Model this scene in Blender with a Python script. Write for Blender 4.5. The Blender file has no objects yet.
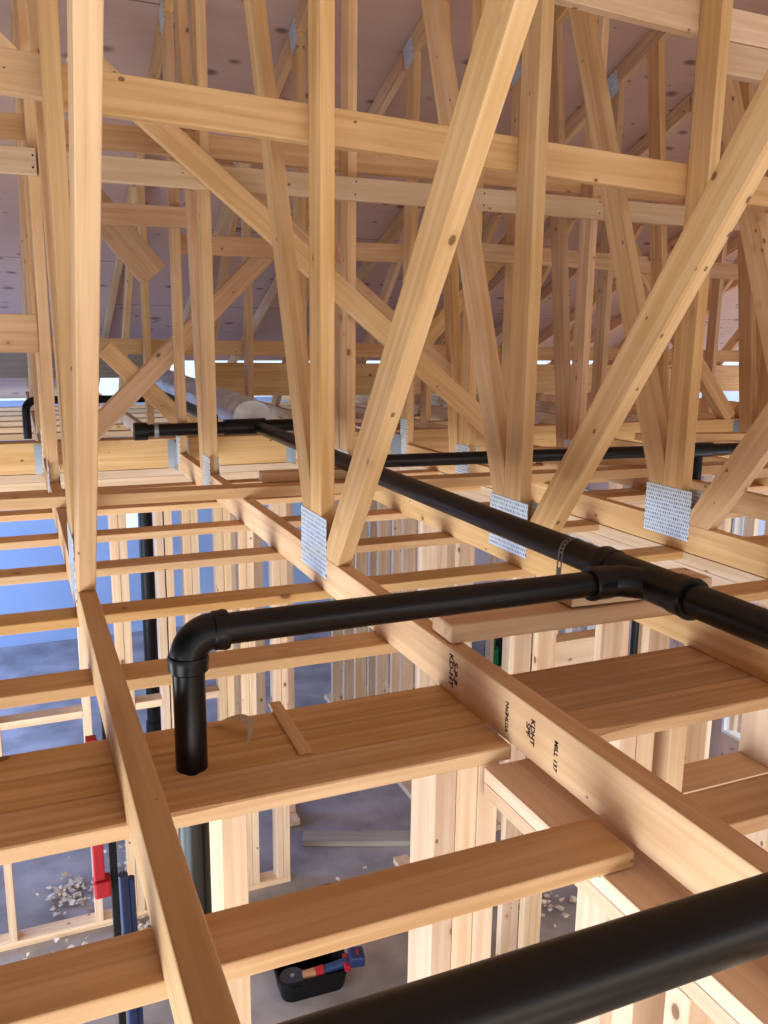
import bpy, bmesh, math, random
from mathutils import Vector, Matrix
random.seed(7)
H = 3.10                      # camera height above the lower floor; x right, y away, z up (z below is measured from the camera)
col = bpy.context.scene.collection

# ------------------------------------------------------------------ materials
def newmat(name):
    m = bpy.data.materials.new(name); m.use_nodes = True
    nt = m.node_tree; b = nt.nodes['Principled BSDF']
    return m, nt, b

def N(nt, t, **kw):
    n = nt.nodes.new(t)
    for k, v in kw.items(): setattr(n, k, v)
    return n

def math_(nt, op, a, b=None, clamp=False):
    n = N(nt, 'ShaderNodeMath', operation=op); n.use_clamp = clamp
    for i, v in enumerate((a, b)):
        if v is None: continue
        if isinstance(v, (int, float)): n.inputs[i].default_value = v
        else: nt.links.new(v, n.inputs[i])
    return n.outputs[0]

def mixc(nt, fac, a, b, blend='MIX'):
    n = N(nt, 'ShaderNodeMix', data_type='RGBA', blend_type=blend)
    for i, v in ((0, fac), (6, a), (7, b)):
        if isinstance(v, (int, float)): n.inputs[i].default_value = v
        elif isinstance(v, tuple): n.inputs[i].default_value = (*v, 1)
        else: nt.links.new(v, n.inputs[i])
    return n.outputs[2]

def wood(name, light, dark, knot=(.16, .07, .03), var=.25, rough=.62, knots=.42, kscale=9.5):
    m, nt, b = newmat(name); L = nt.links.new
    tc = N(nt, 'ShaderNodeTexCoord'); oi = N(nt, 'ShaderNodeObjectInfo')
    off = N(nt, 'ShaderNodeCombineXYZ')
    L(math_(nt, 'MULTIPLY', oi.outputs['Random'], 37.), off.inputs[0]); L(math_(nt, 'MULTIPLY', oi.outputs['Random'], 11.), off.inputs[1])
    add = N(nt, 'ShaderNodeVectorMath', operation='ADD'); L(tc.outputs['Object'], add.inputs[0]); L(off.outputs[0], add.inputs[1])
    v = add.outputs[0]
    st = N(nt, 'ShaderNodeVectorMath', operation='MULTIPLY'); L(v, st.inputs[0]); st.inputs[1].default_value = (1.6, 46, 46)
    n1 = N(nt, 'ShaderNodeTexNoise'); n1.inputs['Scale'].default_value = 1.0; n1.inputs['Detail'].default_value = 4; n1.inputs['Distortion'].default_value = .6; L(st.outputs[0], n1.inputs['Vector'])
    n2 = N(nt, 'ShaderNodeTexNoise'); n2.inputs['Scale'].default_value = 2.2; n2.inputs['Detail'].default_value = 2; L(v, n2.inputs['Vector'])
    g = math_(nt, 'ADD', math_(nt, 'MULTIPLY', n1.outputs[0], .75), math_(nt, 'MULTIPLY', n2.outputs[0], .45))
    cr = N(nt, 'ShaderNodeValToRGB'); cr.color_ramp.elements[0].position = .42; cr.color_ramp.elements[1].position = .70
    cr.color_ramp.elements[0].color = (*light, 1); cr.color_ramp.elements[1].color = (*dark, 1); L(g, cr.inputs[0])
    vo = N(nt, 'ShaderNodeTexVoronoi'); vo.inputs['Scale'].default_value = kscale
    ks = N(nt, 'ShaderNodeVectorMath', operation='MULTIPLY'); L(v, ks.inputs[0]); ks.inputs[1].default_value = (.75, 1.15, 1.15)
    L(ks.outputs[0], vo.inputs['Vector'])
    sep = N(nt, 'ShaderNodeSeparateColor'); L(vo.outputs['Color'], sep.inputs[0])
    on = math_(nt, 'GREATER_THAN', sep.outputs[0], knots)
    rad = math_(nt, 'MULTIPLY', math_(nt, 'ADD', sep.outputs[1], .25), .105)
    kf = math_(nt, 'SUBTRACT', 1.0, math_(nt, 'DIVIDE', vo.outputs['Distance'], rad), clamp=True)
    kf = math_(nt, 'MULTIPLY', math_(nt, 'MULTIPLY', kf, 4.5, clamp=True), on)
    halo = math_(nt, 'SUBTRACT', 1.0, math_(nt, 'DIVIDE', vo.outputs['Distance'], math_(nt, 'MULTIPLY', rad, 2.0)), clamp=True)
    halo = math_(nt, 'MULTIPLY', math_(nt, 'MULTIPLY', halo, .7), on)
    c = mixc(nt, halo, cr.outputs[0], (dark[0]*.72, dark[1]*.6, dark[2]*.5))
    c = mixc(nt, math_(nt, 'MULTIPLY', kf, .85), c, knot)
    v2 = N(nt, 'ShaderNodeTexVoronoi'); v2.inputs['Scale'].default_value = 17.; L(ks.outputs[0], v2.inputs['Vector'])
    sp2 = N(nt, 'ShaderNodeSeparateColor'); L(v2.outputs['Color'], sp2.inputs[0])
    k2 = math_(nt, 'LESS_THAN', v2.outputs['Distance'], math_(nt, 'MULTIPLY', math_(nt, 'ADD', sp2.outputs[1], .25), .10))
    k2 = math_(nt, 'MULTIPLY', k2, math_(nt, 'GREATER_THAN', sp2.outputs[0], .62))
    c = mixc(nt, math_(nt, 'MULTIPLY', k2, .8), c, knot)
    hsv = N(nt, 'ShaderNodeHueSaturation'); L(c, hsv.inputs['Color'])
    L(math_(nt, 'ADD', math_(nt, 'MULTIPLY', oi.outputs['Random'], var), 1 - var * .55), hsv.inputs['Value'])
    r2 = math_(nt, 'FRACT', math_(nt, 'MULTIPLY', oi.outputs['Random'], 7.31))
    L(math_(nt, 'ADD', math_(nt, 'MULTIPLY', r2, .16), .90), hsv.inputs['Saturation'])
    L(math_(nt, 'ADD', math_(nt, 'MULTIPLY', r2, .006), .496), hsv.inputs['Hue'])
    L(hsv.outputs[0], b.inputs['Base Color']); b.inputs['Roughness'].default_value = rough
    b.inputs['Specular IOR Level'].default_value = .25
    bu = N(nt, 'ShaderNodeBump'); bu.inputs['Strength'].default_value = .12; bu.inputs['Distance'].default_value = .002; L(n1.outputs[0], bu.inputs['Height']); L(bu.outputs[0], b.inputs['Normal'])
    return m

M = {}
M['spruce'] = wood('spruce lumber', (.76, .495, .255), (.60, .345, .145))
M['pale'] = wood('pale spruce lumber', (.76, .545, .335), (.63, .41, .22))
M['plank'] = wood('knotty plate lumber', (.69, .45, .235), (.52, .29, .12), knots=.45, kscale=8)
M['stud'] = wood('stud lumber', (.80, .60, .41), (.64, .43, .26))
M['scrap'] = wood('weathered scrap', (.42, .36, .30), (.30, .25, .20))

def plywood():
    m, nt, b = newmat('roof plywood'); L = nt.links.new
    tc = N(nt, 'ShaderNodeTexCoord'); v = tc.outputs['Object']
    br = N(nt, 'ShaderNodeTexBrick'); br.offset = .5
    br.inputs['Scale'].default_value = 1.0; br.inputs['Mortar Size'].default_value = .004
    br.inputs['Brick Width'].default_value = 2.44; br.inputs['Row Height'].default_value = 1.22
    br.inputs['Color1'].default_value = (.60, .40, .32, 1); br.inputs['Color2'].default_value = (.70, .48, .39, 1); br.inputs['Mortar'].default_value = (.10, .06, .05, 1)
    L(v, br.inputs['Vector'])
    st = N(nt, 'ShaderNodeVectorMath', operation='MULTIPLY'); L(v, st.inputs[0]); st.inputs[1].default_value = (2, 12, 12)
    n1 = N(nt, 'ShaderNodeTexNoise'); n1.inputs['Scale'].default_value = 1.3; n1.inputs['Detail'].default_value = 5; n1.inputs['Distortion'].default_value = 1.2; L(st.outputs[0], n1.inputs['Vector'])
    c = mixc(nt, math_(nt, 'MULTIPLY', n1.outputs[0], .5), br.outputs['Color'], (.42, .27, .21))
    ks = N(nt, 'ShaderNodeVectorMath', operation='MULTIPLY'); L(v, ks.inputs[0]); ks.inputs[1].default_value = (6.5, 12., 12.)
    vo = N(nt, 'ShaderNodeTexVoronoi'); vo.inputs['Scale'].default_value = 1.; L(ks.outputs[0], vo.inputs['Vector'])
    sep = N(nt, 'ShaderNodeSeparateColor'); L(vo.outputs['Color'], sep.inputs[0])
    kf = math_(nt, 'SUBTRACT', 1.0, math_(nt, 'DIVIDE', vo.outputs['Distance'], math_(nt, 'MULTIPLY', sep.outputs[1], .42)), clamp=True)
    kf = math_(nt, 'MULTIPLY', math_(nt, 'MULTIPLY', kf, 1.6, clamp=True), math_(nt, 'GREATER_THAN', sep.outputs[0], .3))
    c = mixc(nt, math_(nt, 'MULTIPLY', kf, .85), c, (.16, .08, .055))
    L(c, b.inputs['Base Color']); b.inputs['Roughness'].default_value = .7
    return m
M['ply'] = plywood()

def plain(name, c, rough=.5, metal=0, spec=.5, emit=None, es=1):
    m, nt, b = newmat(name)
    b.inputs['Base Color'].default_value = (*c, 1); b.inputs['Roughness'].default_value = rough; b.inputs['Metallic'].default_value = metal
    b.inputs['Specular IOR Level'].default_value = spec
    return m

def noisy(name, c1, c2, scale=4, rough=.8, metal=0, detail=5, stretch=(1, 1, 1)):
    m, nt, b = newmat(name); L = nt.links.new
    tc = N(nt, 'ShaderNodeTexCoord'); st = N(nt, 'ShaderNodeVectorMath', operation='MULTIPLY'); L(tc.outputs['Object'], st.inputs[0]); st.inputs[1].default_value = stretch
    n = N(nt, 'ShaderNodeTexNoise'); n.inputs['Scale'].default_value = scale; n.inputs['Detail'].default_value = detail; L(st.outputs[0], n.inputs['Vector'])
    cr = N(nt, 'ShaderNodeValToRGB'); cr.color_ramp.elements[0].position = .35; cr.color_ramp.elements[1].position = .68
    cr.color_ramp.elements[0].color = (*c1, 1); cr.color_ramp.elements[1].color = (*c2, 1)
    L(n.outputs[0], cr.inputs[0]); L(cr.outputs[0], b.inputs['Base Color'])
    b.inputs['Roughness'].default_value = rough; b.inputs['Metallic'].default_value = metal
    return m

M['abs'] = noisy('black drain pipe plastic', (.0035, .0033, .0034), (.006, .0055, .0052), 9, .34); M['abs'].node_tree.nodes['Principled BSDF'].inputs['Specular IOR Level'].default_value = .28
M['floor'] = noisy('dusty subfloor', (.24, .21, .205), (.42, .37, .36), 3.5, .85)
M['blue_lit'] = noisy('sheathing with blue daylight tint', (.30, .40, .58), (.38, .48, .66), 1.2, .6)  # blue daylight of the far room is painted into this wall colour
M['foil'] = noisy('crumpled duct foil', (.62, .67, .73), (.90, .94, .98), 14, .35, .12)
M['red'] = plain('red plastic', (.36, .010, .018), .45, spec=.3)
M['black'] = plain('black plastic', (.006, .006, .007), .5, spec=.2)
M['blue'] = plain('blue plastic', (.012, .03, .11), .45)
M['steel'] = plain('galvanised steel', (.36, .39, .42), .38, .7)
M['ink'] = plain('black stamp ink', (.02, .016, .014), .8, spec=.1)
M['green'] = plain('green plastic', (.0, .20, .07), .3)
M['white'] = plain('white vinyl', (.75, .76, .78), .5)
M['chips'] = plain('wood chips', (.72, .60, .47), .8)
M['disc'] = plain('grinding disc', (.03, .035, .06), .5)
M['orange'] = plain('copper band', (.45, .22, .12), .4, .3)

def plate_mat():
    m, nt, b = newmat('toothed truss plate'); L = nt.links.new
    tc = N(nt, 'ShaderNodeTexCoord')
    br = N(nt, 'ShaderNodeTexBrick'); br.offset = .5; br.inputs['Scale'].default_value = 1.
    br.inputs['Brick Width'].default_value = .0085; br.inputs['Row Height'].default_value = .0125; br.inputs['Mortar Size'].default_value = .0022
    br.inputs['Mortar Smooth'].default_value = .2
    br.inputs['Color1'].default_value = (.12, .14, .16, 1); br.inputs['Color2'].default_value = (.50, .58, .63, 1); br.inputs['Mortar'].default_value = (.80, .88, .93, 1)
    L(tc.outputs['Object'], br.inputs['Vector']); L(br.outputs['Color'], b.inputs['Base Color'])
    b.inputs['Metallic'].default_value = .25; b.inputs['Roughness'].default_value = .35
    bu = N(nt, 'ShaderNodeBump'); bu.inputs['Strength'].default_value = .9; bu.inputs['Distance'].default_value = .002; L(br.outputs['Fac'], bu.inputs['Height']); L(bu.outputs[0], b.inputs['Normal'])
    return m
M['plate'] = plate_mat()

# ------------------------------------------------------------------ helpers
def w(x, y, z): return Vector((x, y, z + H))

def tag(o, label=None, cat=None, group=None, kind=None):
    if label: o['label'] = label
    if cat: o['category'] = cat
    if group: o['group'] = group
    if kind: o['kind'] = kind
    return o

def empty(name, loc=(0, 0, 0), **kw):
    o = bpy.data.objects.new(name, None); col.objects.link(o); o.location = loc; o.empty_display_size = .1
    return tag(o, **kw)

def put(name, bm, mat, mw=None, parent=None, smooth=False):
    me = bpy.data.meshes.new(name); bmesh.ops.recalc_face_normals(bm, faces=bm.faces); bm.to_mesh(me); bm.free()
    if smooth:
        for p in me.polygons: p.use_smooth = True
    me.materials.append(M[mat])
    o = bpy.data.objects.new(name, me); col.objects.link(o)
    if mw is None: mw = Matrix()
    if parent is not None:
        o.parent = parent; o.matrix_local = Matrix.Translation(-parent.location) @ mw if parent.type == 'EMPTY' and parent.parent is None else parent.matrix_basis.inverted() @ mw
    else: o.matrix_basis = mw
    return o

def frame(axis, side, origin):
    a = axis.normalized(); s = (side - a * side.dot(a)).normalized(); n = a.cross(s)
    m = Matrix((a, s, n)).transposed().to_4x4(); m.translation = origin
    return m

def bevel_all(bm, r):
    if r > 0: bmesh.ops.bevel(bm, geom=bm.edges[:], offset=r, segments=2, profile=.5, affect='EDGES', clamp_overlap=True)

def board(name, p0, p1, side, wd, th, mat='spruce', parent=None, r=.0025, twist=0):
    """a straight stick of lumber: centre line p0-p1, width wd along side, thickness th"""
    p0, p1 = w(*p0), w(*p1); L = (p1 - p0).length
    mw = frame(p1 - p0, Vector(side), (p0 + p1) / 2)
    bm = bmesh.new(); bmesh.ops.create_cube(bm, size=1)
    bmesh.ops.scale(bm, vec=(L, wd, th), verts=bm.verts); bevel_all(bm, r)
    return put(name, bm, mat, mw, parent)

def clip(poly, n, d):
    """keep the side n.p >= d"""
    out = []
    for i in range(len(poly)):
        a, b = poly[i - 1], poly[i]; da, db = a[0]*n[0]+a[1]*n[1]-d, b[0]*n[0]+b[1]*n[1]-d
        if (da >= 0) != (db >= 0):
            t = da / (da - db); out.append((a[0] + (b[0]-a[0])*t, a[1] + (b[1]-a[1])*t))
        if db >= 0: out.append(b)
    return out

def prism(name, poly, x0, x1, axis, mat='spruce', parent=None, r=.0025, plane='YZ'):
    """polygon in the YZ (or XZ) plane given thickness x0..x1; local X runs along axis so the grain follows the stick"""
    cy = sum(p[0] for p in poly) / len(poly); cz = sum(p[1] for p in poly) / len(poly)
    l = math.hypot(*axis); a = (axis[0] / l, axis[1] / l)
    bm = bmesh.new(); vs = []
    for s in (-.5, .5):
        vs.append([bm.verts.new(((p[0]-cy)*a[0] + (p[1]-cz)*a[1], -(p[0]-cy)*a[1] + (p[1]-cz)*a[0], s*(x1-x0))) for p in poly])
    bm.faces.new(vs[0]); bm.faces.new(vs[1][::-1])
    for i in range(len(poly)): bm.faces.new((vs[0][i-1], vs[0][i], vs[1][i], vs[1][i-1]))
    bmesh.ops.recalc_face_normals(bm, faces=bm.faces); bevel_all(bm, r)
    xm = (x0 + x1) / 2
    if plane == 'YZ':
        A, B, o = Vector((0, a[0], a[1])), Vector((0, -a[1], a[0])), w(xm, cy, cz)
    else:
        A, B, o = Vector((a[0], 0, a[1])), Vector((-a[1], 0, a[0])), w(cy, xm, cz)
    m = Matrix((A, B, A.cross(B))).transposed().to_4x4(); m.translation = o
    return put(name, bm, mat, m, parent)

def strip(p, q, wd, side=0):
    """rectangle round the segment p-q; side=+1 / -1 puts it wholly left / right of it"""
    dx, dy = q[0]-p[0], q[1]-p[1]; l = math.hypot(dx, dy); nx, ny = -dy/l*wd, dx/l*wd
    a, b = {0: (-.5, .5), 1: (0, 1), -1: (-1, 0)}[side]
    return [(p[0]+nx*a, p[1]+ny*a), (q[0]+nx*a, q[1]+ny*a), (q[0]+nx*b, q[1]+ny*b), (p[0]+nx*b, p[1]+ny*b)]

def tube(name, pts, r, mat='abs', parent=None, seg=32, caps=True):
    """pipe along a polyline (mitred)"""
    P = [w(*p) for p in pts]; o = P[0].copy(); bm = bmesh.new(); rings = []
    up = Vector((0, 0, 1)) if abs((P[1]-P[0]).normalized().z) < .9 else Vector((0, 1, 0))
    for i, p in enumerate(P):
        d = ((P[i]-P[i-1]).normalized() if i else Vector()) + ((P[i+1]-P[i]).normalized() if i < len(P)-1 else Vector())
        d.normalize(); s = d.cross(up).normalized() if i == 0 else (s - d*s.dot(d)).normalized(); t = s.cross(d)
        rings.append([bm.verts.new(p - o + (s*math.cos(k*2*math.pi/seg) + t*math.sin(k*2*math.pi/seg))*r) for k in range(seg)])
    for A, B in zip(rings, rings[1:]):
        for k in range(seg): bm.faces.new((A[k-1], A[k], B[k], B[k-1]))
    if caps: bm.faces.new(rings[0][::-1]); bm.faces.new(rings[-1])
    ob = put(name, bm, mat, Matrix.Translation(o), parent, smooth=True)
    ob.data.set_sharp_from_angle(angle=math.radians(50))
    return ob

def sleeve(name, c, d, r, L, mat='abs', parent=None, lip=.0):
    """short moulded hub: wider ring with chamfered ends around a pipe"""
    c = Vector(c); d = Vector(d).normalized(); h = L / 2
    prof = [(-h, r*.86), (-h, r), (-h+.006, r+lip+.0015), (-h+.014, r), (h-.003, r), (h, r-.003), (h, r*.86)]
    up = Vector((0, 0, 1)) if abs(d.z) < .9 else Vector((0, 1, 0))
    s = d.cross(up).normalized(); t = s.cross(d); bm = bmesh.new(); rings = []
    for a, rr in prof:
        rings.append([bm.verts.new(d*a + (s*math.cos(k*math.pi/16) + t*math.sin(k*math.pi/16))*rr) for k in range(32)])
    for A, B in zip(rings, rings[1:]):
        for k in range(32): bm.faces.new((A[k-1], A[k], B[k], B[k-1]))
    bm.faces.new(rings[0][::-1]); bm.faces.new(rings[-1])
    ob = put(name, bm, mat, Matrix.Translation(w(*c)), parent, smooth=True); ob.data.set_sharp_from_angle(angle=math.radians(35))
    return ob

def bend(p, q, r_, n=8):
    return None

def arc(c, a, b, R, n=10):
    """quarter bend round centre c from direction a to direction b"""
    c, a, b = Vector(c), Vector(a).normalized(), Vector(b).normalized()
    return [tuple(c + a*R*math.cos(t*math.pi/2/n) + b*R*math.sin(t*math.pi/2/n)) for t in range(n+1)]

def copy_tree(o, parent=None):
    c = o.copy(); col.objects.link(c)
    if parent: c.parent = parent; c.matrix_parent_inverse = o.matrix_parent_inverse.copy()
    for ch in list(o.children): copy_tree(ch, c)
    return c

def box(name, lo, hi, mat, parent=None, r=.0):
    lo, hi = Vector(lo), Vector(hi); c = (lo + hi) / 2; bm = bmesh.new(); bmesh.ops.create_cube(bm, size=1)
    bmesh.ops.scale(bm, vec=(hi - lo), verts=bm.verts); bevel_all(bm, r)
    return put(name, bm, mat, Matrix.Translation(w(*c)), parent)

# key levels
ZB, ZT = -.654, -.565          # bottom chord bottom / top
FL = -3.10
TX = [.101 + .609 * k - (0, 0, 0, .008, .024, .02, .01)[min(k+1, 6)] for k in range(-1, 11)]     # left faces of the trusses
YG = 4.26                      # girder face
SL = 5 / 12; CT = math.sqrt(1 + SL * SL)
def roof_low(y): return 1.33 + SL * (4.2 - y)     # underside of the top chord on the far slope
PEAK = -.75

# ------------------------------------------------------------------ roof trusses
def plate(parent, yc, zc, wy, hz, side=-1, x=0., name='truss_plate', ang=0):
    th = .0016
    bm = bmesh.new(); bmesh.ops.create_cube(bm, size=1); bmesh.ops.scale(bm, vec=(wy, hz, th), verts=bm.verts)
    A = Vector((0, math.cos(ang), math.sin(ang))); B = Vector((0, -math.sin(ang), math.cos(ang)))
    m = Matrix((A, B, A.cross(B))).transposed().to_4x4()
    m.translation = w(x - th/2 if side < 0 else x + .038 + th/2, yc, zc)
    return put(name, bm, 'plate', m, parent)

def make_truss():
    T = .038
    root = empty('roof_truss', (0, 0, 0)); root.location = w(0, 0, ZB)
    prism('bottom_chord', [(-2.2, ZB), (4.23, ZB), (4.23, ZT), (-2.2, ZT)], 0, T, (1, 0), 'spruce', root)
    z0 = 1.33 + SL * (4.2 - PEAK)
    up = .089 * CT
    prism('top_chord', [(PEAK, z0), (4.24, roof_low(4.24)), (4.24, roof_low(4.24)+up), (PEAK, z0+up)], 0, T, (1, -SL), 'spruce', root)
    prism('top_chord', [(PEAK-4.2, z0-SL*4.2), (PEAK-.002, z0), (PEAK-.002, z0+up), (PEAK-4.2, z0-SL*4.2+up)], 0, T, (1, SL), 'spruce', root)
    rl = lambda poly: clip(clip(poly, (-SL, -1), -(1.33 + SL*4.2)), (0, 1), ZT)
    # upright at the first node
    prism('upright', rl([(2.06, ZT-.1), (2.149, ZT-.1), (2.149, 3), (2.06, 3)]), 0, T, (0, 1), 'spruce', root)
    # web leaning away
    d = (.353, .936)
    p = (2.225 - .434*0, -.434)
    q0 = (p[0]-d[0]*.4, p[1]-d[1]*.4); q1 = (p[0]+d[0]*3.4, p[1]+d[1]*3.4)
    prism('web', clip(rl(strip(q0, q1, .089, 1)), (1, 0), 2.150), 0, T, d, 'spruce', root)
    # web leaning towards the viewer
    d = (-.583, .812); p = (2.01, -.513)
    q0 = (p[0]-d[0]*.4, p[1]-d[1]*.4); q1 = (p[0]+d[0]*5.2, p[1]+d[1]*5.2)
    prism('web', clip(rl(strip(q0, q1, .089, 1)), (-1, 0), -2.059), 0, T, d, 'spruce', root)
    # second node
    prism('upright', rl([(3.455, ZT-.1), (3.544, ZT-.1), (3.544, 3), (3.455, 3)]), 0, T, (0, 1), 'spruce', root)
    d = (.135, .991); p = (3.636, -.565)
    q0 = (p[0]-d[0]*.4, p[1]-d[1]*.4); q1 = (p[0]+d[0]*3.4, p[1]+d[1]*3.4)
    prism('web', clip(rl(strip(q0, q1, .089, 1)), (1, 0), 3.545), 0, T, d, 'spruce', root)
    # end upright at the girder
    prism('upright', rl([(4.12, ZT-.1), (4.209, ZT-.1), (4.209, 3), (4.12, 3)]), 0, T, (0, 1), 'spruce', root)
    for side in (-1, 1):
        plate(root, 2.119, -.541, .207, .158, side)
        plate(root, 3.50, -.565, .13, .14, side)
        plate(root, 4.165, -.53, .08, .19, side)
        plate(root, 4.18, 1.36, .10, .12, side, ang=-.39)
        plate(root, 2.13, roof_low(2.13)+.03, .12, .13, side, ang=-.39)
        plate(root, 3.05, roof_low(3.05)+.03, .12, .13, side, ang=-.39)
        plate(root, PEAK, z0+.03, .16, .14, side)
    return root

truss_labels = {
 -1: 'roof truss half out of frame at the left edge, left of the nearest tall post',
 0: 'nearest wooden roof truss, tall pale post at upper left, chord running to the bottom edge',
 1: 'wooden roof truss in the middle left whose chord carries black grade stamps',
 2: 'wooden roof truss whose chord runs just under the black main pipe',
 3: 'wooden roof truss with the large bright toothed plate at right of the photo',
 4: 'roof truss behind and to the right of the one with the large bright plate',
 5: 'roof truss two places beyond the one with the large bright plate'}
proto = make_truss(); proto.name = 'roof_truss'
ordn = ['sixth', 'seventh', 'eighth', 'ninth', 'tenth']
for i, x in enumerate(TX):
    k = i - 1
    o = proto if i == 0 else copy_tree(proto)
    o.location = w(x, 0, ZB)
    lab = truss_labels.get(k) or f'distant wooden roof truss, {ordn[k-6]} to the right of the one at the left edge post'
    tag(o, lab, 'roof truss', 'parallel roof trusses')
    if k == 1: T1 = o

# grade stamps on the left face of truss 1's chord
def stamp(lines, y, z, size, name='grade_stamp'):
    cu = bpy.data.curves.new(name, 'FONT'); cu.body = lines; cu.size = size; cu.extrude = .0002; cu.offset = size*.022; cu.align_x = 'CENTER'; cu.align_y = 'CENTER'; cu.space_line = .8
    cu.materials.append(M['ink'])
    o = bpy.data.objects.new(name, cu); col.objects.link(o)
    m = Matrix((Vector((0, 0, -1)), Vector((0, -1, 0)), Vector((-1, 0, 0)))).transposed().to_4x4(); m.translation = w(TX[2]-.0004, y, z)
    me = bpy.data.meshes.new_from_object(o.evaluated_get(bpy.context.evaluated_depsgraph_get())); bpy.data.objects.remove(o)
    o = bpy.data.objects.new(name, me); col.objects.link(o)
    o.parent = T1; o.matrix_local = Matrix.Translation(-T1.location) @ m
    o['label'] = 'black inked grade stamp on the chord'
stamp('S-P-F\nKD-HT', 1.315, -.606, .021)
stamp('No2', 1.125, -.598, .013)
stamp('NLGA', 1.125, -.624, .012)
stamp('KDHT\nSPF', 1.055, -.606, .016)
stamp('MILL 137', .985, -.615, .013)

# ------------------------------------------------------------------ girder truss across the far ends
g = empty('girder_truss', w(0, YG, ZB)); tag(g, 'double-ply girder truss crossing the picture behind the chord ends, joists hung from it', 'girder truss')
for n, (y0, y1) in enumerate(((YG, YG+.038), (YG+.040, YG+.078))):
    prism('bottom_chord', [(-2.5, ZB+.002), (8.2, ZB+.002), (8.2, -.508), (-2.5, -.508)], y0, y1, (1, 0), 'spruce', g, plane='XZ')
    for (a, b) in (((.30, -.50), (1.45, .64)), ((.41, -.075), (.83, -.50)), ((2.0, -.09), (2.95, .86)), ((3.1, .86), (4.3, -.5)), ((4.4, -.5), (5.6, .7)), ((5.7, .7), (6.9, -.5))):
        s = strip(a, b, .089, 0)
        if a == (.41, -.075):
            if n: prism('web', clip(s, (0, 1), -.508), YG+.0785, YG+.1165, (b[0]-a[0], b[1]-a[1]), 'spruce', g, plane='XZ')
            continue
        prism('web', clip(s, (0, 1), -.508), y0, y1, (b[0]-a[0], b[1]-a[1]), 'spruce', g, plane='XZ')

# joist hangers
def hanger():
    h = empty('joist_hanger', w(0, YG, ZB)); 
    for s in (0, 1):
        x = -.0032 if s == 0 else .0394
        box('side_flange', (x, 4.19, ZB-.001), (x+.0016, YG-.003, ZB+.13), 'steel', h)
        fl = box('nail_flange', (x-.03 if s == 0 else x, YG-.0028, ZB+.0), (x if s == 0 else x+.03, YG-.001, ZB+.14), 'steel', h)
    box('seat', (-.0032, 4.19, ZB-.0036), (.041, YG-.003, ZB-.002), 'steel', h)
    return h
h0 = hanger()
for i, x in enumerate(TX[1:9]):
    o = h0 if i == 0 else copy_tree(h0)
    o.location = w(x, YG, ZB)
    tag(o, f"galvanised joist hanger holding the {['leftmost','second','third','fourth','fifth','sixth','seventh','eighth'][i]} visible truss chord to the girder", 'joist hanger', 'joist hangers along the girder')

# ------------------------------------------------------------------ lateral and diagonal braces
BR = 'braces nailed across the trusses'
def lbrace(label, x0, z0, x1, z1, y, wd=.089, mat='spruce', name='lateral_brace', grp=BR, th=.038):
    o = board(name, (x0, y + .019, z0), (x1, y + .019, z1), (0, 0, 1), wd, th, mat)
    if name == 'lateral_brace' and y < 3.5 and y > 2:
        for xt in TX:
            if min(x0, x1)+.02 < xt+.019 < max(x0, x1) - .0:
                for dz in (-.022, .024):
                    zc = z0 + (z1-z0)*(xt+.019-x0)/(x1-x0) + dz + random.uniform(-.006, .006)
                    n = tube('nail', [(xt+.019+random.uniform(-.008, .008), y-.0012, zc), (xt+.019, y+.004, zc)], .0036, 'ink', None, 8)
                    mwn = n.matrix_basis.copy(); n.parent = o; n.matrix_local = o.matrix_basis.inverted() @ mwn
    return tag(o, label, 'brace', grp)
lbrace('short upper brace at the left edge, its nailed end stopping at the first tall post', -1.3, .60, .125, .5435, 2.151)
lbrace('long upper lateral brace sloping right across the left half of the picture', .103, .530, 3.3, .424, 2.151)
lbrace('pale lower brace end at the left edge with two nails, below the upper brace', -1.5, .575, .128, .583, 3.416, mat='pale')
lbrace('long pale lower lateral brace running the width of the picture', .135, .578, 7.2, .59, 3.416, mat='pale')
lbrace('brace just behind and above the long pale lateral brace', -1.0, .72, 5.2, .70, 3.545+.001, mat='spruce')
lbrace('short brace with cut end left of the paired posts, below the long pale brace', .12, .505, .79, .51, 4.08)
lbrace('brace running behind the first diagonal, one step lower than the short cut brace', .715, .405, 2.6, .425, 4.21, mat='spruce')
lbrace('low brace in the middle distance right of the long diagonal', 2.0, .44, 5.4, .375, 4.08)
lbrace('high brace at the top right ending behind the third upright', 1.2, .9465, 1.945, .9135, 2.151, mat='pale')
lbrace('upper of two stacked brace ends at the top right corner', 1.975, .9145, 3.4, .905, 2.151, mat='pale')
lbrace('lower of two stacked brace ends at the top right corner', 1.975, .8235, 3.4, .81, 2.151, mat='pale')
tag(prism('diagonal_brace', clip(strip((.30, .99), (2.05, -.40), .089, -1), (0, 1), -.56), 3.375, 3.4135, (.79, -.62), 'spruce', plane='XZ'),
    'long diagonal brace descending from upper left to centre, nearer of the crossing pair', 'brace', BR)
tag(prism('diagonal_brace', strip((.56, .93), (2.06, -.25), .070, -1), 3.636, 3.674, (.79, -.62), 'spruce', plane='XZ'),
    'second diagonal brace just behind and above the long descending one', 'brace', BR)
tag(prism('diagonal_brace', clip(strip((.22, .76), (.64, .26), .14, 0), (0, 1), .2), 4.215, 4.253, (.64, -.76), 'spruce', plane='XZ'),
    'short wide diagonal board with pointed end near upper left', 'brace', BR)
tag(prism('diagonal_brace', strip((-.45, 1.42), (.09, .93), .089, -1), 3.375, 3.4135, (.75, -.66), 'spruce', plane='XZ'),
    'diagonal brace coming in from the top left corner behind the posts', 'brace', BR)
lbrace('dark wide beam at the left edge under the two brace ends', -1.6, 0.0, .099, -.01, 3.546, wd=.14)

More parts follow.
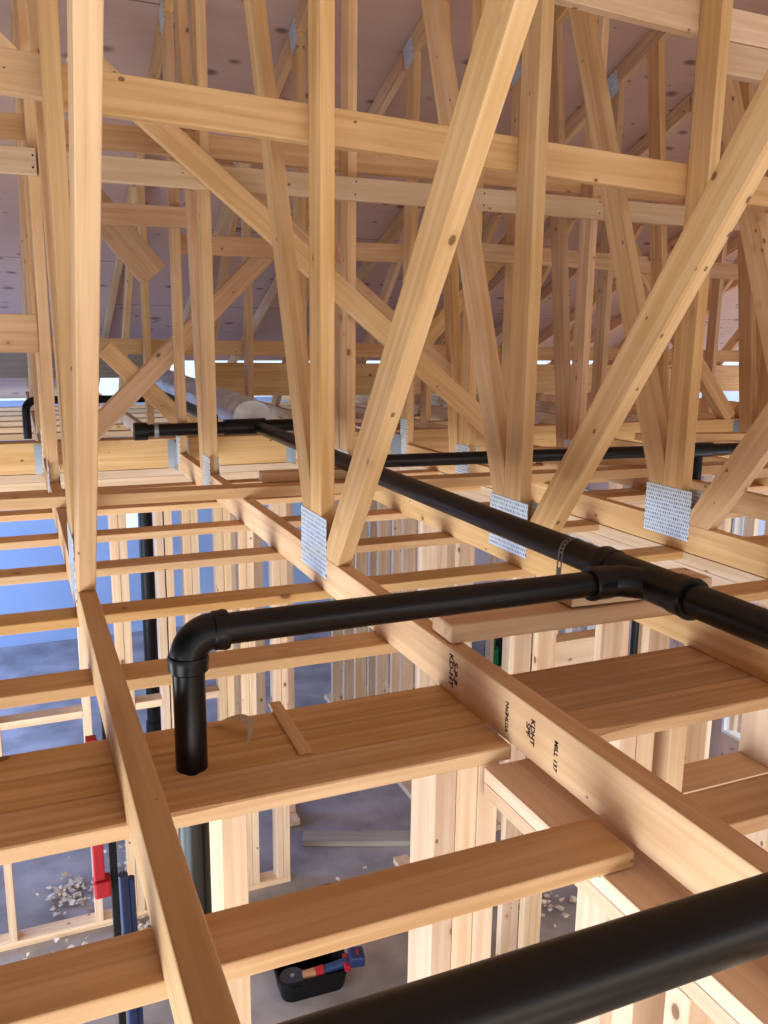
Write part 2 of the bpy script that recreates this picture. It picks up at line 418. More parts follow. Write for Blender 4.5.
# ------------------------------------------------------------------ ceiling strapping under the chords
ys = [.79, 1.615, 2.035, 2.46, 2.88, 3.32, 3.74]
nm = ['nearest 2x4 strap crossing the bottom of the picture under the chords', 'strap just beyond the triple plank plate, passing behind the drain pipe elbow',
      'strap crossing just above the black branch pipe', 'fourth ceiling strap from the camera', 'fifth ceiling strap from the camera',
      'sixth ceiling strap from the camera', 'seventh ceiling strap from the camera', 'last ceiling strap before the girder']
for y, l in zip(ys, nm):
    m = 'plank' if y < 1 else 'spruce'
    if y < 1:
        tag(board('ceiling_strap', (-1.6, y+.046, ZB-.0125), (.704, y+.046, ZB-.0125), (0, 1, 0), .089, .024, m), 'nearest wide strap at the bottom left, its end butting the stamped chord', 'strap', 'ceiling straps')
        tag(board('ceiling_strap', (.752, y+.046, ZB-.0125), (4.2, y+.046, ZB-.0125), (0, 1, 0), .089, .024, m), 'nearest strap at the right edge, right of the stamped chord', 'strap', 'ceiling straps')
    else:
        tag(board('ceiling_strap', (-1.6, y+.046, ZB-.0125), (6.6, y+.03, ZB-.0125), (0, 1, 0), .089, .024, m), l, 'strap', 'ceiling straps')
# lumber lying on top of the chords
tag(board('loose_stud', (-1.2, 3.05, ZT+.0195), (5.2, 2.68, ZT+.0195), (0, 1, 0), .089, .038, 'spruce'), 'long 2x4 lying flat on top of the chords in front of the girder', 'lumber')
tag(board('lumber_offcut', (.80, 2.99, ZT+.0585), (1.26, 2.965, ZT+.0585), (0, 1, 0), .06, .036, 'spruce'), 'short offcut lying on the long 2x4 right of the paired posts', 'lumber')
tag(board('pipe_support_block', (.719, 1.385, ZT+.0195), (1.345, 1.367, ZT+.0195), (0, 1, 0), .089, .038, 'plank', r=.006), 'brown block lying across two chords beneath the pipe tee', 'lumber')
tag(board('pipe_support_block', (.985, 1.385, ZT+.0585), (1.335, 1.376, ZT+.0555), (0, 1, 0), .089, .032, 'pale'), 'paler short block stacked on the brown block under the pipe tee', 'lumber')
for i, (x0, y0, x1, y1, l) in enumerate(((2.1, 3.3, 2.9, 3.05, 'thin scrap stick lying on the chords behind the long leaning web'),
                                   (2.5, 2.45, 3.6, 2.70, 'scrap board lying across chords right of the large bright plate'),
                                   (2.05, 3.05, 2.5, 2.84, 'rough scrap stick lying just left of the large bright plate'),
                                   (3.0, 3.6, 4.1, 3.35, 'scrap 2x4 lying on the chords below the far pipe at right'))):
    tag(board('scrap_board', (x0, y0, ZT+.0585), (x1, y1, ZT+.0585), (0, 1, 0), .06 + .02*(i % 2), .036, 'spruce'), l, 'scrap wood')

# ------------------------------------------------------------------ wall under the chords: three planks side by side
def ragged(name, x0, x1, y0, y1, label, mat='plank', wane=0, z=ZB):
    """plate plank with a slightly wavy front arris (wane)"""
    n = 40; bm = bmesh.new(); rows = []
    for i in range(n+1):
        x = x0 + (x1-x0)*i/n
        e = wane*max(0, math.sin(i*1.7)+math.sin(i*.63+1)+.6*random.random()-.3)*.006
        rows.append([bm.verts.new(v) for v in ((x, y0+e+.002, -.0005), (x, y0+.0, -.003-e*.8), (x, y0, -.024), (x, y1, -.024), (x, y1, -.002), (x, y1-.002, 0))])
    for a, b in zip(rows, rows[1:]):
        for j in range(6): bm.faces.new((a[j-1], a[j], b[j], b[j-1]))
    bm.faces.new(rows[0]); bm.faces.new(rows[-1][::-1])
    for v in bm.verts: v.co.x -= (x0+x1)/2; v.co.y -= (y0+y1)/2
    o = put(name, bm, mat, Matrix.Translation(w((x0+x1)/2, (y0+y1)/2, z)))
    return tag(o, label, 'wall plate', 'plates of the triple plank wall top')
TP = 'top_plate'
ragged(TP, -1.6, .7085, 1.105, 1.193, 'front plank of the wide wall top left of the stamped chord', wane=.3)
ragged(TP, -1.6, .716, 1.196, 1.282, 'middle plank of the wide wall top left of the stamped chord', wane=1)
ragged(TP, -1.6, .72, 1.286, 1.373, 'back plank of the wide wall top left of the stamped chord')
ragged(TP, .752, 3.6, 1.094, 1.181, 'front plank with bark edge of the wall top right of the stamped chord', wane=1.6)
ragged(TP, .744, 3.6, 1.184, 1.267, 'middle plank of the wall top right of the stamped chord', wane=.5)
ragged(TP, .736, 3.6, 1.270, 1.366, 'back plank of the wall top right of the stamped chord')

def stud_wall(label, pts, plates=2, dirx=True, c0=0, c1=0, x0=0, x1=1, depth=.089, ztop=ZB-.001, extras=(), nplates_name='top_plate', bottom=True, mat='stud', pt=.038):
    """framed wall; pts = stud start positions along the run, c0 = near face of the wall across it"""
    def B(name, a0, a1, b0, b1, z0, z1, axis_):
        lo = (a0, b0, z0) if dirx else (b0, a0, z0); hi = (a1, b1, z1) if dirx else (b1, a1, z1)
        c = [(p+q)/2 for p, q in zip(lo, hi)]; s = [q-p for p, q in zip(lo, hi)]
        if axis_ == 'z': return board(name, (c[0], c[1], z0), (c[0], c[1], z1), (1, 0, 0), s[0], s[1], mat, root, r=.0015)
        if dirx: return board(name, (a0, c[1], c[2]), (a1, c[1], c[2]), (0, 1, 0), s[1], s[2], mat, root, r=.0015)
        return board(name, (c[0], a0, c[2]), (c[0], a1, c[2]), (1, 0, 0), s[0], s[2], mat, root, r=.0015)
    org = (x0, c0, FL) if dirx else (c0, x0, FL)
    root = empty('stud_wall', w(*org)); tag(root, label, 'stud wall', 'framed walls of the lower floor')
    z = ztop
    for i in range(plates): B('top_plate', x0, x1, c0, c0+depth, z-pt, z, 'a'); z -= pt+.0005
    if bottom: 
        segs = bottom if isinstance(bottom, (list, tuple)) else [(x0, x1)]
        for a, b in segs: B('bottom_plate', a, b, c0, c0+depth, FL+.001, FL+.039, 'a')
    for p in pts:
        wd = .038
        B('stud', p, p+wd, c0, c0+depth, FL+.0395, z-.0005, 'z')
    for (a0, a1, z0, z1) in extras: B('cross_piece', a0, a1, c0+.001, c0+depth-.001, z0, z1, 'a')
    return root

# plumbing wall (below the three planks): a second plate and studs
stud_wall('framed wall below the triple planks at the front, its pale studs dropping to the floor',
          [-1.2, -.80, -.39, .230, .572, .611, .650, .93, .97, 1.045, 1.31, 1.72, 2.13, 2.54], 0, True, 1.107, x0=-1.6, x1=3.5, ztop=ZB-.0245,
          bottom=[(-1.6, -.2), (.22, 3.5)], extras=[(1.084, 1.309, -.86, -.822)])
# wall running away from the viewer under the stamped chord
stud_wall('framed wall running towards the viewer below the stamped chord', [-1.3, -.9, -.5, -.1, .30, .63, .72], 2, False, .656, x0=-1.7, x1=1.10, ztop=ZB-.0255, pt=.025)
# wall below the girder
stud_wall('framed wall below the far girder with a white horizontal sill between its studs',
          [-1.0, -.60, -.21, .21, .385, .425, .60, .645, .735, .775, .90, .94, 1.02, 1.06, 1.20, 1.24, 2.16, 2.20, 2.69, 3.0, 3.42, 3.8, 4.2, 4.6, 5.0, 5.4], 2, True, 4.262, x0=-1.6, x1=6.4,
          bottom=[(-1.6, 1.28), (2.16, 6.4)], extras=[(-.171, .209, -1.90, -1.862), (.464, .599, -1.90, -1.862), (.814, .899, -1.90, -1.862)])
# walls seen edge-on in the middle distance
stud_wall('row of studs in the middle distance right of the doorway, running away', [4.45+.0, 4.75, 5.0, 5.16, 5.42, 5.58, 5.85, 6.1, 6.38], 2, False, 2.30, x0=4.36, x1=6.6)
stud_wall('framed wall beyond the row of studs, nearest the window openings', [2.45, 2.8, 3.1, 3.5, 3.9], 2, True, 6.52, x0=2.42, x1=4.1)
stud_wall('framed wall right of the pipe tee, running away', [1.45, 1.62, 1.95, 2.15, 2.40, 2.8, 2.98, 3.5, 3.9], 2, False, 1.90, x0=1.40, x1=4.2, extras=())
stud_wall('short framed wall at right below the third chord', [1.95+.1, 2.45, 2.62, 3.0, 3.35], 2, True, 2.95, x0=2.0, x1=3.5, extras=[(2.09, 2.449, -1.5, -1.3)])
stud_wall('framed partition behind the stud cluster, running away', [4.9, 5.6, 5.7, 6.4], 2, False, 1.42, x0=4.8, x1=6.6)

# ------------------------------------------------------------------ setting
def struct(o): o['kind'] = 'structure'; return o
struct(box('floor', (-4, -4, FL-.15), (13, 9.2, FL), 'floor'))
def wall_holes(name, axis, c, a0, a1, z0, z1, holes, mat, th=.02):
    """flat sheathed wall with rectangular openings, one mesh"""
    us = sorted({a0, a1, *[h[0] for h in holes], *[h[1] for h in holes]}); vs = sorted({z0, z1, *[h[2] for h in holes], *[h[3] for h in holes]})
    bm = bmesh.new()
    for u0, u1 in zip(us, us[1:]):
        for v0, v1 in zip(vs, vs[1:]):
            um, vm = (u0+u1)/2, (v0+v1)/2
            if any(h[0] < um < h[1] and h[2] < vm < h[3] for h in holes): continue
            r = bmesh.ops.create_cube(bm, size=1)['verts']
            s = (u1-u0, th, v1-v0) if axis == 'x' else (th, u1-u0, v1-v0); t = (um, 0, vm) if axis == 'x' else (0, um, vm)
            for vv in r: vv.co = Vector((vv.co.x*s[0]+t[0], vv.co.y*s[1]+t[1], vv.co.z*s[2]+t[2]))
    return struct(put(name, bm, mat, Matrix.Translation(w(0, c, 0) if axis == 'x' else w(c, 0, 0))))
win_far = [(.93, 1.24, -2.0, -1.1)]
wall_holes('wall_far', 'x', 8.95, -4, 13, FL, ZB, win_far + [(6.0, 7.2, -2.0, -.95)], 'blue_lit')
win_right = [(6.0, 6.3, -1.95, -1.3), (5.76, 5.93, -1.95, -1.3), (5.76, 5.95, -2.85, -2.42), (6.06, 6.28, -2.8, -2.55), (3.98, 4.32, -2.78, -2.55), (3.95, 4.4, -1.9, -1.1), (1.2, 2.2, -2.2, -1.0)]
wall_holes('wall_right', 'y', 4.6, -4, 8.9, FL, ZB, win_right, 'ply')
def win_frame(n, axis, c, h):
    root = None
    u0, u1, z0, z1 = h; bm = bmesh.new(); f = .02
    for (a, b, p, q) in ((u0, u1, z0, z0+f), (u0, u1, z1-f, z1), (u0, u0+f, z0+f, z1-f), (u1-f, u1, z0+f, z1-f)):
        r = bmesh.ops.create_cube(bm, size=1)['verts']
        for vv in r:
            x, y, z = vv.co
            vv.co = ((a+b)/2 + x*(b-a), y*.07, (p+q)/2 + z*(q-p)) if axis == 'x' else (y*.07, (a+b)/2 + x*(b-a), (p+q)/2 + z*(q-p))
    return struct(put(f'window_{n}', bm, 'white', Matrix.Translation(w(0, c, 0) if axis == 'x' else w(c, 0, 0))))
win_frame(1, 'x', 8.93, win_far[0])
for i, h in enumerate(win_right): win_frame(i+2, 'y', 4.58, h)

# roof deck
def deck(name, y0, y1, sl, zref, yref, x0=-4, x1=13):
    up = .089*CT + .004
    L = (y1-y0)*CT; bm = bmesh.new(); bmesh.ops.create_cube(bm, size=1); bmesh.ops.scale(bm, vec=(x1-x0, L, .012), verts=bm.verts)
    ym = (y0+y1)/2; zm = zref + sl*(ym-yref) + up + .007
    A = Vector((1, 0, 0)); B = Vector((0, 1, sl)).normalized()
    m = Matrix((A, B, A.cross(B))).transposed().to_4x4(); m.translation = w((x0+x1)/2, ym, zm)
    return struct(put(name, bm, 'ply', m))
bmg = bmesh.new(); zz = 1.33+SL*4.2+SL*.75+.1
f = [bmg.verts.new((0, y, z)) for y, z in ((-5.0, 1.6), (PEAK, 3.5), (8.9, -.55), (8.9, ZB), (-5.0, ZB))]
bmg.faces.new(f); bmesh.ops.solidify(bmg, geom=bmg.faces[:], thickness=.012)
struct(put('wall_left_gable', bmg, 'ply', Matrix.Translation(w(-2.6, 0, 0))))
deck('ceiling_far_slope', PEAK+.004, 9.2, -SL, 1.33, 4.2, -4, .728)
deck('ceiling_far_slope_right', PEAK+.004, 8.25, -SL, 1.33, 4.2, .7285, 13)
deck('ceiling_near_slope', PEAK-4.2, PEAK-.006, SL, 1.33+SL*(4.2-PEAK), PEAK)

# spray-marked lettering on the sheathing
def scrawl(name, x, y, strokes, size):
    bm = bmesh.new(); zz = lambda yy: 1.33 + SL*(4.2-yy) + .089*CT - .001
    for st in strokes:
        for (a, b) in zip(st, st[1:]):
            dx, dy = b[0]-a[0], b[1]-a[1]; l = math.hypot(dx, dy) or 1; nx, ny = -dy/l*.09, dx/l*.09
            f = []
            for (u, v, sg) in ((a[0], a[1], 1), (b[0], b[1], 1), (b[0], b[1], -1), (a[0], a[1], -1)):
                px, py = x + (u+nx*sg)*size, y - (v+ny*sg)*size; f.append(bm.verts.new((px, py, zz(py))))
            bm.faces.new(f)
    return struct(put(name, bm, 'ink', Matrix.Translation(Vector((0, 0, H)))))
scrawl('trim_1', 2.22, 3.62, [[(0, 1), (.2, 0), (.9, -.1), (1.1, .6)], [(1.5, 1), (1.6, .1), (2.2, 0), (2.3, .9), (1.6, .5)], [(3.4, 1.2), (2.9, -.4)]], .05)
scrawl('trim_2', 5.3, 6.0, [[(0, .3), (.5, .6), (1, .2), (1.5, .6)], [(.3, 0), (1.2, .1)]], .12)

# rafters and joists of the section beyond the girder
r0 = empty('rear_truss', (0, 0, 0)); r0.location = w(0, 4.4, ZB)
prism('top_chord', [(4.262, roof_low(4.262)), (8.6, roof_low(8.6)), (8.6, roof_low(8.6)+.089*CT), (4.262, roof_low(4.262)+.089*CT)], 0, .038, (1, -SL), 'spruce', r0)
prism('bottom_chord', [(4.345, ZB), (8.9, ZB), (8.9, ZT), (4.345, ZT)], 0, .038, (1, 0), 'spruce', r0)
prism('web', clip(strip((5.2, ZT), (5.2, roof_low(5.2)), .089), (0, 1), ZT), 0, .038, (0, 1), 'spruce', r0)
prism('web', clip(strip((6.7, ZT), (5.4, roof_low(5.35)), .089), (0, 1), ZT), 0, .038, (-.7, .7), 'spruce', r0)
for i, x in enumerate(TX):
    o = r0 if i == 0 else copy_tree(r0)
    o.location = w(x, 4.4, ZB)
    tag(o, f"rear truss beyond the girder, {['leftmost','second','third','fourth','fifth','sixth','seventh','eighth','ninth','tenth','eleventh','twelfth'][i]} in the row", 'roof truss', 'trusses beyond the girder')
for i in range(9):
    y = 4.75 + .43*i
    tag(board('ceiling_strap', (-1.6, y, ZB-.0195), (6.6, y, ZB-.0195), (0, 1, 0), .089, .038, 'pale'), f"distant strap beyond the girder, {['nearest','second','third','fourth','fifth','sixth','seventh','eighth','farthest'][i]} of the rear rows", 'strap', 'straps beyond the girder')
lbrace('distant horizontal brace seen at eye level beyond the girder', -1.5, -.06, 6.5, -.14, 5.26, name='lateral_brace', grp='braces beyond the girder')
tag(board('beam', (1.34, 6.3, -.33), (6.5, 6.3, -.36), (0, 0, 1), .24, .08, 'spruce'), 'wide brown beam in the distance behind the paired posts', 'beam')
tag(board('beam', (-3.0, 7.2, -.22), (1.0, 7.2, -.24), (0, 0, 1), .24, .05, 'scrap'), 'dark board at the far left distance above the stacked straps', 'beam')

# ------------------------------------------------------------------ drain and vent pipes
PZ = -.45; R2 = .0302; R1 = .0242
YB = 1.262
# everything glued together is one drain system
mp = empty('drain_pipework', w(1.08, 1.24, PZ)); tag(mp, 'black glued drain pipework: long main, branch with elbow, tee and far cross pipe', 'drain pipes')
tube('main_pipe', [(1.0745, .62, PZ), (1.09, 4.06, PZ)], R2, parent=mp)
tube('tee_body', [(1.077, 1.13, PZ), (1.078, 1.36, PZ)], R2+.005, parent=mp)
sleeve('tee_hub', (1.077, 1.135, PZ), (0, 1, 0), R2+.0075, .045, parent=mp)
sleeve('tee_hub', (1.078, 1.352, PZ), (0, -1, 0), R2+.0075, .040, parent=mp)
tube('tee_branch', [(1.077, 1.215, PZ), (1.03, YB-.002, PZ), (.985, YB, PZ)], R1+.006, parent=mp)
sleeve('tee_hub', (.985, YB, PZ), (1, 0, 0), R1+.0075, .045, parent=mp)
Rb = .038; ex = .213; ey = 1.228; ZE = -.439
tube('branch_pipe', [(.985, YB, PZ), (ex+Rb+.01, ey+.002, ZE)], R1, parent=mp)
el = arc((ex+Rb, ey, ZE-Rb), (0, 0, 1), (-1, 0, 0), Rb)
tube('elbow', [(ex+Rb+.022, ey, ZE)] + el + [(ex, ey, ZE-Rb-.012)], R1+.0035, parent=mp)
sleeve('elbow_hub', (ex+Rb+.010, ey, ZE), (-1, 0, 0), R1+.0058, .024, parent=mp)
sleeve('elbow_hub', (ex, ey, ZE-Rb-.008), (0, 0, -1), R1+.0058, .026, parent=mp)
tube('drop_pipe', [(ex, ey, ZE-Rb), (ex-.001, ey, FL+.002)], R1, parent=mp)
tube('cross_pipe', [(1.10, 2.862, PZ), (4.4, 2.585, PZ)], R1, parent=mp)
tube('cross_pipe_tee', [(2.515, 2.744, PZ), (2.66, 2.732, PZ)], R1+.007, parent=mp)
tube('cross_pipe_drop', [(2.60, 2.736, PZ), (2.60, 2.736, -.9)], R1*.8, parent=mp)
tube('end_pipe', [(.53, 4.10, PZ), (1.30, 4.08, PZ+.01)], R2, parent=mp)
tube('cleanout_cap', [(.50, 4.101, PZ-.002), (.56, 4.10, PZ-.002)], R2+.012, parent=mp)
tube('end_pipe_tee', [(.92, 4.09, PZ+.005), (1.12, 4.085, PZ+.008)], R2+.009, parent=mp)
sleeve('metal_band', (.60, 4.10, PZ), (1, 0, 0), R2+.003, .022, 'steel', mp)
# pierced strap hanger looped round the main pipe
def ring_strap():
    bm = bmesh.new(); n = 26; y = 1.475; R = R2 + .0015
    pts = [(1.078 + R*math.cos(t), PZ + R*math.sin(t)) for t in [math.radians(-40 + 220*i/n) for i in range(n+1)]]
    pts += [(1.078-R-.002, PZ-.03), (1.078-R-.004, PZ-.075), (1.078-R-.006, PZ-.112)]
    prev = None
    for i, (x, z) in enumerate(pts):
        cur = [bm.verts.new((x, y-.009, z)), bm.verts.new((x, y-.004, z)), bm.verts.new((x, y+.004, z)), bm.verts.new((x, y+.009, z))]
        if prev:
            bm.faces.new((prev[0], prev[1], cur[1], cur[0])); bm.faces.new((prev[2], prev[3], cur[3], cur[2]))
            if i % 2 == 0: bm.faces.new((prev[1], prev[2], cur[2], cur[1]))
        prev = cur
    bmesh.ops.solidify(bm, geom=bm.faces[:], thickness=.001)
    return put('strap_hanger', bm, 'steel', Matrix.Translation(Vector((0, 0, H))), mp)
ring_strap()['label'] = 'perforated galvanised strap looped over the main pipe'
# nearest pipe
np_ = empty('vent_pipe', w(.4, .443, PZ)); tag(np_, 'large black pipe crossing the bottom right corner nearest the camera', 'pipe')
tube('pipe', [(-.15, .441, PZ-.004), (2.2, .437, PZ-.002)], .0276, parent=np_)
b2 = empty('vent_pipe', w(.95, 5, -.42)); tag(b2, 'black pipe running away beyond the girder beside the foil duct', 'pipe')
tube('pipe', [(.93, 4.42, PZ+.02), (.91, 7.6, -.40)], R2, parent=b2)
tube('fitting', [(.93, 4.44, PZ+.02), (.929, 4.60, PZ+.022)], R2+.008, parent=b2)
lp = empty('vent_pipe', w(.1, 5.6, -.42)); tag(lp, 'thin black pipe with downward elbow at far left, between the posts', 'pipe')
e2 = arc((.120, 5.6, -.47), (0, 0, 1), (-1, 0, 0), .06)
tube('pipe', [(.84, 5.6, -.41)] + e2 + [(.060, 5.6, -.64)], R1, parent=lp)
# foil duct
def foil():
    bm = bmesh.new(); n = 60; prev = None; p0, p1 = Vector((1.165, 4.5, -.43)), Vector((1.18, 7.4, -.39)); d = (p1-p0).normalized(); s = d.cross(Vector((0, 0, 1))).normalized()
    for i in range(n+1):
        c = p0 + (p1-p0)*i/n; r = .10 + .010*((i // 2) % 2) + random.uniform(-.003, .003)
        cur = [bm.verts.new(c + s*math.cos(k*math.pi/12)*r + Vector((0, 0, 1))*math.sin(k*math.pi/12)*r*.8) for k in range(24)]
        if prev:
            for k in range(24): bm.faces.new((prev[k-1], prev[k], cur[k], cur[k-1]))
        elif i == 0: bm.faces.new(cur[::-1])
        prev = cur
    bm.faces.new(prev)
    return put('foil_duct', bm, 'foil', Matrix.Translation(Vector((0, 0, H))))
tag(board('duct_support', (1.0, 6.04, -.588), (1.28, 6.04, -.588), (0, 1, 0), .089, .128, 'spruce'), 'block under the silver duct beyond the girder', 'lumber')
tag(foil(), 'silver flexible foil duct lying beyond the girder', 'duct')
# vertical black pipes below
for (x, y, lab) in ((.605, 4.66, 'black vertical pipe in the lower room seen through the gaps left of the elbow'), (3.1, 3.6, 'black vertical pipe in the lower room at right beyond the stud wall')):
    r = empty('stack_pipe', w(x, y, FL)); tag(r, lab, 'pipe', None)
    tube('pipe', [(x, y, FL+.001), (x, y, -.9)], .038, parent=r); sleeve('hub', (x, y, -2.2), (0, 0, 1), .046, .09, parent=r)

# ------------------------------------------------------------------ loose pieces and floor things
tag(board('wood_shim', (.393, 1.40, ZB+.0035), (.386, 1.20, ZB+.0035), (1, .05, 0), .022, .005, 'plank', r=.0008), 'thin brown shim lying on the wide wall top', 'shim')
def curl():
    bm = bmesh.new(); prev = None
    for i in range(22):
        t = i/21; x = .275 + .045*math.sin(t*2.2); y = 1.352 - .09*t; z = .002 + .028*abs(math.sin(t*3.0))*(1-t*.3); wd = .010*(1-t*.6)
        cur = [bm.verts.new((x-wd, y, z)), bm.verts.new((x+wd, y+.004, z+.004))]
        if prev: bm.faces.new((prev[0], prev[1], cur[1], cur[0]))
        prev = cur
    bmesh.ops.solidify(bm, geom=bm.faces[:], thickness=.0012)
    return put('wood_shaving', bm, 'chips', Matrix.Translation(w(0, 0, ZB)))
tag(curl(), 'pale curled shaving on the wide wall top right of the drain pipe', 'shaving')

def chips(name, spots, label, seed):
    rnd = random.Random(seed); bm = bmesh.new()
    for (cx, cy, sx, sy, n) in spots:
        for i in range(n):
            x, y = rnd.gauss(cx, sx), rnd.gauss(cy, sy); s = rnd.uniform(.008, .03); a = rnd.uniform(0, 6.3); zz = rnd.uniform(.001, .02)
            vs = []
            for j in range(5):
                t = a + j*1.2566; q = s*rnd.uniform(.5, 1.1); vs.append(bm.verts.new((x+q*math.cos(t), y+q*math.sin(t), zz + rnd.uniform(0, .02))))
            f = bm.faces.new(vs)
    bmesh.ops.solidify(bm, geom=bm.faces[:], thickness=.003)
    o = put(name, bm, 'chips', Matrix.Translation(w(0, 0, FL)))
    return tag(o, label, 'wood chips', None, 'stuff')
chips('wood_chips', [(.10, 4.60, .07, .08, 80), (.10, 4.12, .14, .05, 22), (.44, 4.10, .08, .07, 60), (.42, 4.85, .05, .17, 34), (1.75, 4.1, .25, .1, 8), (.0, 5.4, .4, .3, 12), (2.45, 3.6, .09, .12, 70)],
      'pale wood chips scattered in small heaps on the lower floor', 3)
tag(board('scrap_plank', (1.47, 4.62, FL+.02), (2.2, 4.32, FL+.02), (0, 1, 0), .12, .036, 'scrap'), 'grey plank lying on the lower floor seen between the straps', 'plank')

# tool tray with grinder
def tray():
    r = empty('tool_tray', w(1.14, 3.47, FL)); tag(r, 'black plastic tray on the lower floor holding an angle grinder', 'tray')
    c = Vector((1.135, 3.47)); rot = math.radians(-2)
    bm = bmesh.new(); rings = []
    def rr(hx, hy, z, rad=.05):
        out = []
        for (sx, sy, a0) in ((1, 1, 0), (-1, 1, 90), (-1, -1, 180), (1, -1, 270)):
            for k in range(5):
                a = math.radians(a0 + k*22.5); out.append(bm.verts.new((sx*(hx-rad) + rad*math.cos(a), sy*(hy-rad) + rad*math.sin(a), z)))
        return out
    prof = [(.155, .098, .0), (.172, .115, .11), (.178, .121, .11), (.178, .121, .118), (.168, .111, .118), (.151, .093, .012)]
    for hx, hy, z in prof: rings.append(rr(hx, hy, z))
    for A, B in zip(rings, rings[1:]):
        for k in range(20): bm.faces.new((A[k-1], A[k], B[k], B[k-1]))
    bm.faces.new(rings[0][::-1]); bm.faces.new(rings[-1])
    m = Matrix.Translation(w(c.x, c.y, FL)) @ Matrix.Rotation(rot, 4, 'Z')
    put('tray_body', bm, 'black', m, r)
    g = empty('angle_grinder', w(c.x, c.y, FL+.12)); tag(g, 'cordless angle grinder with red and blue body lying across the black tray', 'angle grinder')
    rot -= .30; d = Vector((math.cos(rot+.12), math.sin(rot+.12), 0))
    a = Vector((c.x-.105, c.y-.05, FL+.10))
    P = lambda t, dz=0: tuple(a + d*t*1.12 + Vector((0, 0, dz + t*.20)))
    tube('grinding_disc', [(a.x, a.y, a.z), (a.x, a.y, a.z+.006)], .060, 'disc', g, 40)
    tube('guard', [(a.x, a.y, a.z-.02), (a.x, a.y, a.z-.004)], .064, 'black', g, 40)
    tube('arbor_nut', [(a.x, a.y, a.z+.006), (a.x, a.y, a.z+.014)], .010, 'steel', g, 16)
    tube('gear_head', [P(.045, -.01), P(.10, -.01)], .024, 'orange', g, 20)
    tube('red_collar', [P(.10, -.01), P(.135, -.008)], .025, 'red', g, 20)
    tube('handle', [P(.135, -.008), P(.24, .0)], .021, 'blue', g, 20)
    bb = bmesh.new(); bmesh.ops.create_cube(bb, size=1); bmesh.ops.scale(bb, vec=(.075, .085, .055), verts=bb.verts); bevel_all(bb, .010)
    q = P(.275, .012); put('battery', bb, 'blue', Matrix.Translation(w(*q)) @ Matrix.Rotation(rot+.12, 4, 'Z'), g)
    bb = bmesh.new(); bmesh.ops.create_cube(bb, size=1); bmesh.ops.scale(bb, vec=(.03, .095, .03), verts=bb.verts); bevel_all(bb, .006)
    q = P(.232, -.002); put('battery_base', bb, 'red', Matrix.Translation(w(*q)) @ Matrix.Rotation(rot+.12, 4, 'Z'), g)
    bb = bmesh.new(); bmesh.ops.create_cube(bb, size=1); bmesh.ops.scale(bb, vec=(.012, .04, .003), verts=bb.verts)
    q = P(.28, .041); put('battery_label', bb, 'red', Matrix.Translation(w(*q)) @ Matrix.Rotation(rot+.12, 4, 'Z'), g)
tray()

gb = empty('bottle', w(3.98, 6.6, FL)); tag(gb, 'green plastic bottle glimpsed just right of the stamped chord, in the lower room', 'bottle')
tube('bottle_body', [(3.98, 6.6, FL+.001), (3.98, 6.6, FL+.24)], .055, 'green', gb, 24)
tube('bottle_neck', [(3.98, 6.6, FL+.24), (3.98, 6.6, FL+.33)], .022, 'green', gb, 16)
tube('bottle_label', [(3.98, 6.6, FL+.08), (3.98, 6.6, FL+.19)], .0565, 'green', gb, 24)
cr_ = empty('crate', w(4.2, 6.7, FL)); tag(cr_, 'black crate in the lower room beside the green bottle', 'crate')
box('crate_body', (4.06, 6.62, FL+.001), (4.32, 6.9, FL+.30), 'black', cr_, .01)
box('crate_rim', (4.05, 6.61, FL+.302), (4.33, 6.91, FL+.33), 'black', cr_, .006)

# black pole with red bracket, blue hose bundle and red case
pl = empty('pole', w(.15, 2.03, FL)); tag(pl, 'black upright pole with a red bracket below the nearest chord', 'pole')
box('post', (.140, 2.02, FL+.001), (.158, 2.04, -.80), 'black', pl, .002)
box('red_bracket', (.100, 2.0, -1.34), (.126, 2.03, -.95), 'red', pl, .003)
br_ = box('red_foot', (.098, 1.99, -1.37), (.139, 2.035, -1.325), 'red', pl, .006)
hs = empty('hose_bundle', w(.18, 2.1, FL)); tag(hs, 'dark blue hose hanging beside the black pole', 'hose')
tube('hose', [(.172, 2.06, -1.36), (.176, 2.06, -1.6), (.182, 2.06, -2.2), (.18, 2.05, FL+.02)], .013, 'blue', hs, 16)
tube('hose', [(.192, 2.07, -1.38), (.196, 2.08, -1.7), (.20, 2.07, -2.3), (.2, 2.06, FL+.02)], .010, 'blue', hs, 16)
cs = empty('tool_case', w(.3, 2.0, FL)); tag(cs, 'dark red tool case on the lower floor at the bottom left', 'tool case')
box('case_body', (.24, 2.15, FL+.001), (.62, 2.62, FL+.32), 'red', cs, .02)
box('case_lid', (.235, 2.145, FL+.322), (.625, 2.625, FL+.40), 'black', cs, .015)
tube('case_handle', [(.34, 2.38, FL+.40), (.34, 2.38, FL+.44), (.52, 2.38, FL+.44), (.52, 2.38, FL+.40)], .01, 'black', cs, 12)
# ------------------------------------------------------------------ light
wd = bpy.data.worlds.new('sky'); bpy.context.scene.world = wd; wd.use_nodes = True
bg = wd.node_tree.nodes['Background']; bg.inputs[0].default_value = (.66, .82, 1.0, 1); bg.inputs[1].default_value = 1.5
def area(name, loc, t, sx, sy, e, c):
    l = bpy.data.lights.new(name, 'AREA'); l.shape = 'RECTANGLE'; l.size = sx; l.size_y = sy; l.energy = e; l.color = c
    o = bpy.data.objects.new(name, l); col.objects.link(o); o.location = w(*loc)
    d = w(*t) - o.location; o.rotation_euler = d.to_track_quat('-Z', 'Y').to_euler(); return o
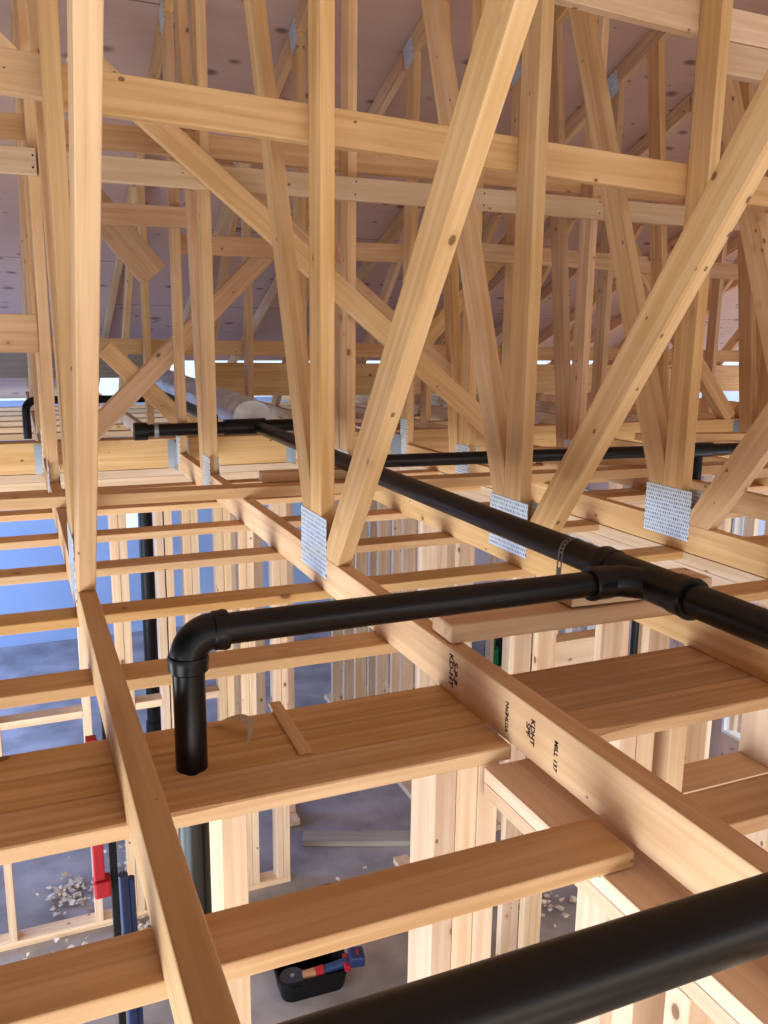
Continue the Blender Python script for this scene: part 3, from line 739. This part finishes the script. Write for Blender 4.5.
# added area lamps standing in for daylight; openings out of view are assumed
area('fill_lower_left', (-2.3, 1.2, -2.2), (1.0, 2.0, -.7), 5.0, 1.4, 300, (.84, .92, 1.0))  # added lamp lifting the left faces of the chords from below
area('fill_lower_rear', (.6, -2.6, -2.2), (1.0, 1.6, -.6), 4.5, 1.4, 105, (1.0, .88, .74))  # unseen lamp added low behind the camera to brighten front faces
area('fill_rear_attic', (4.5, -8.0, -.15), (2.2, 2.5, .2), 6.5, 1.3, 165, (1.0, .75, .50))  # warm lamp added far behind the camera for the upright fronts
area('fill_far_room', (-2.2, 7.0, -1.3), (.6, 7.6, -3.0), 2.6, 1.6, 190, (.24, .44, 1.0))  # blue lamp added inside the far room to colour its floor and wall
area('fill_right_end', (12.5, 5.0, -.2), (5.0, 5.5, .6), 5.0, 1.4, 560, (.97, .93, .95))  # lamp added past the right end to brighten the far roof
area('daylight_right_room', (4.4, 2.5, -1.8), (2.5, 3.5, -2.2), 3.0, 1.6, 60, (.85, .92, 1.0))

# ------------------------------------------------------------------ camera
def cam_rows(p, y, r):
    cy, sy, cp, sp, cr, sr = math.cos(y), math.sin(y), math.cos(p), math.sin(p), math.cos(r), math.sin(r)
    F = Vector((sy*cp, cy*cp, -sp)); Rt = Vector((cy, -sy, 0)); U = Rt.cross(F)
    return cr*Rt + sr*U, (-sr)*Rt + cr*U, F
Rt, U, F = cam_rows(math.radians(11.651), math.radians(23.32), math.radians(.7303))
cd = bpy.data.cameras.new('camera'); co = bpy.data.objects.new('camera', cd); col.objects.link(co)
mm = Matrix((Rt, U, -F)).transposed().to_4x4(); mm.translation = w(0, 0, 0); co.matrix_world = mm
cd.sensor_fit = 'VERTICAL'; cd.sensor_height = 36; cd.lens = 856.73*36/1024; cd.clip_start = .02
bpy.context.scene.camera = co
vs = bpy.context.scene.view_settings
bpy.context.scene.display_settings.display_device = 'sRGB'
vs.view_transform = 'Standard'; vs.look = 'None'; vs.gamma = 1; vs.use_curve_mapping = False; vs.exposure = -0.1
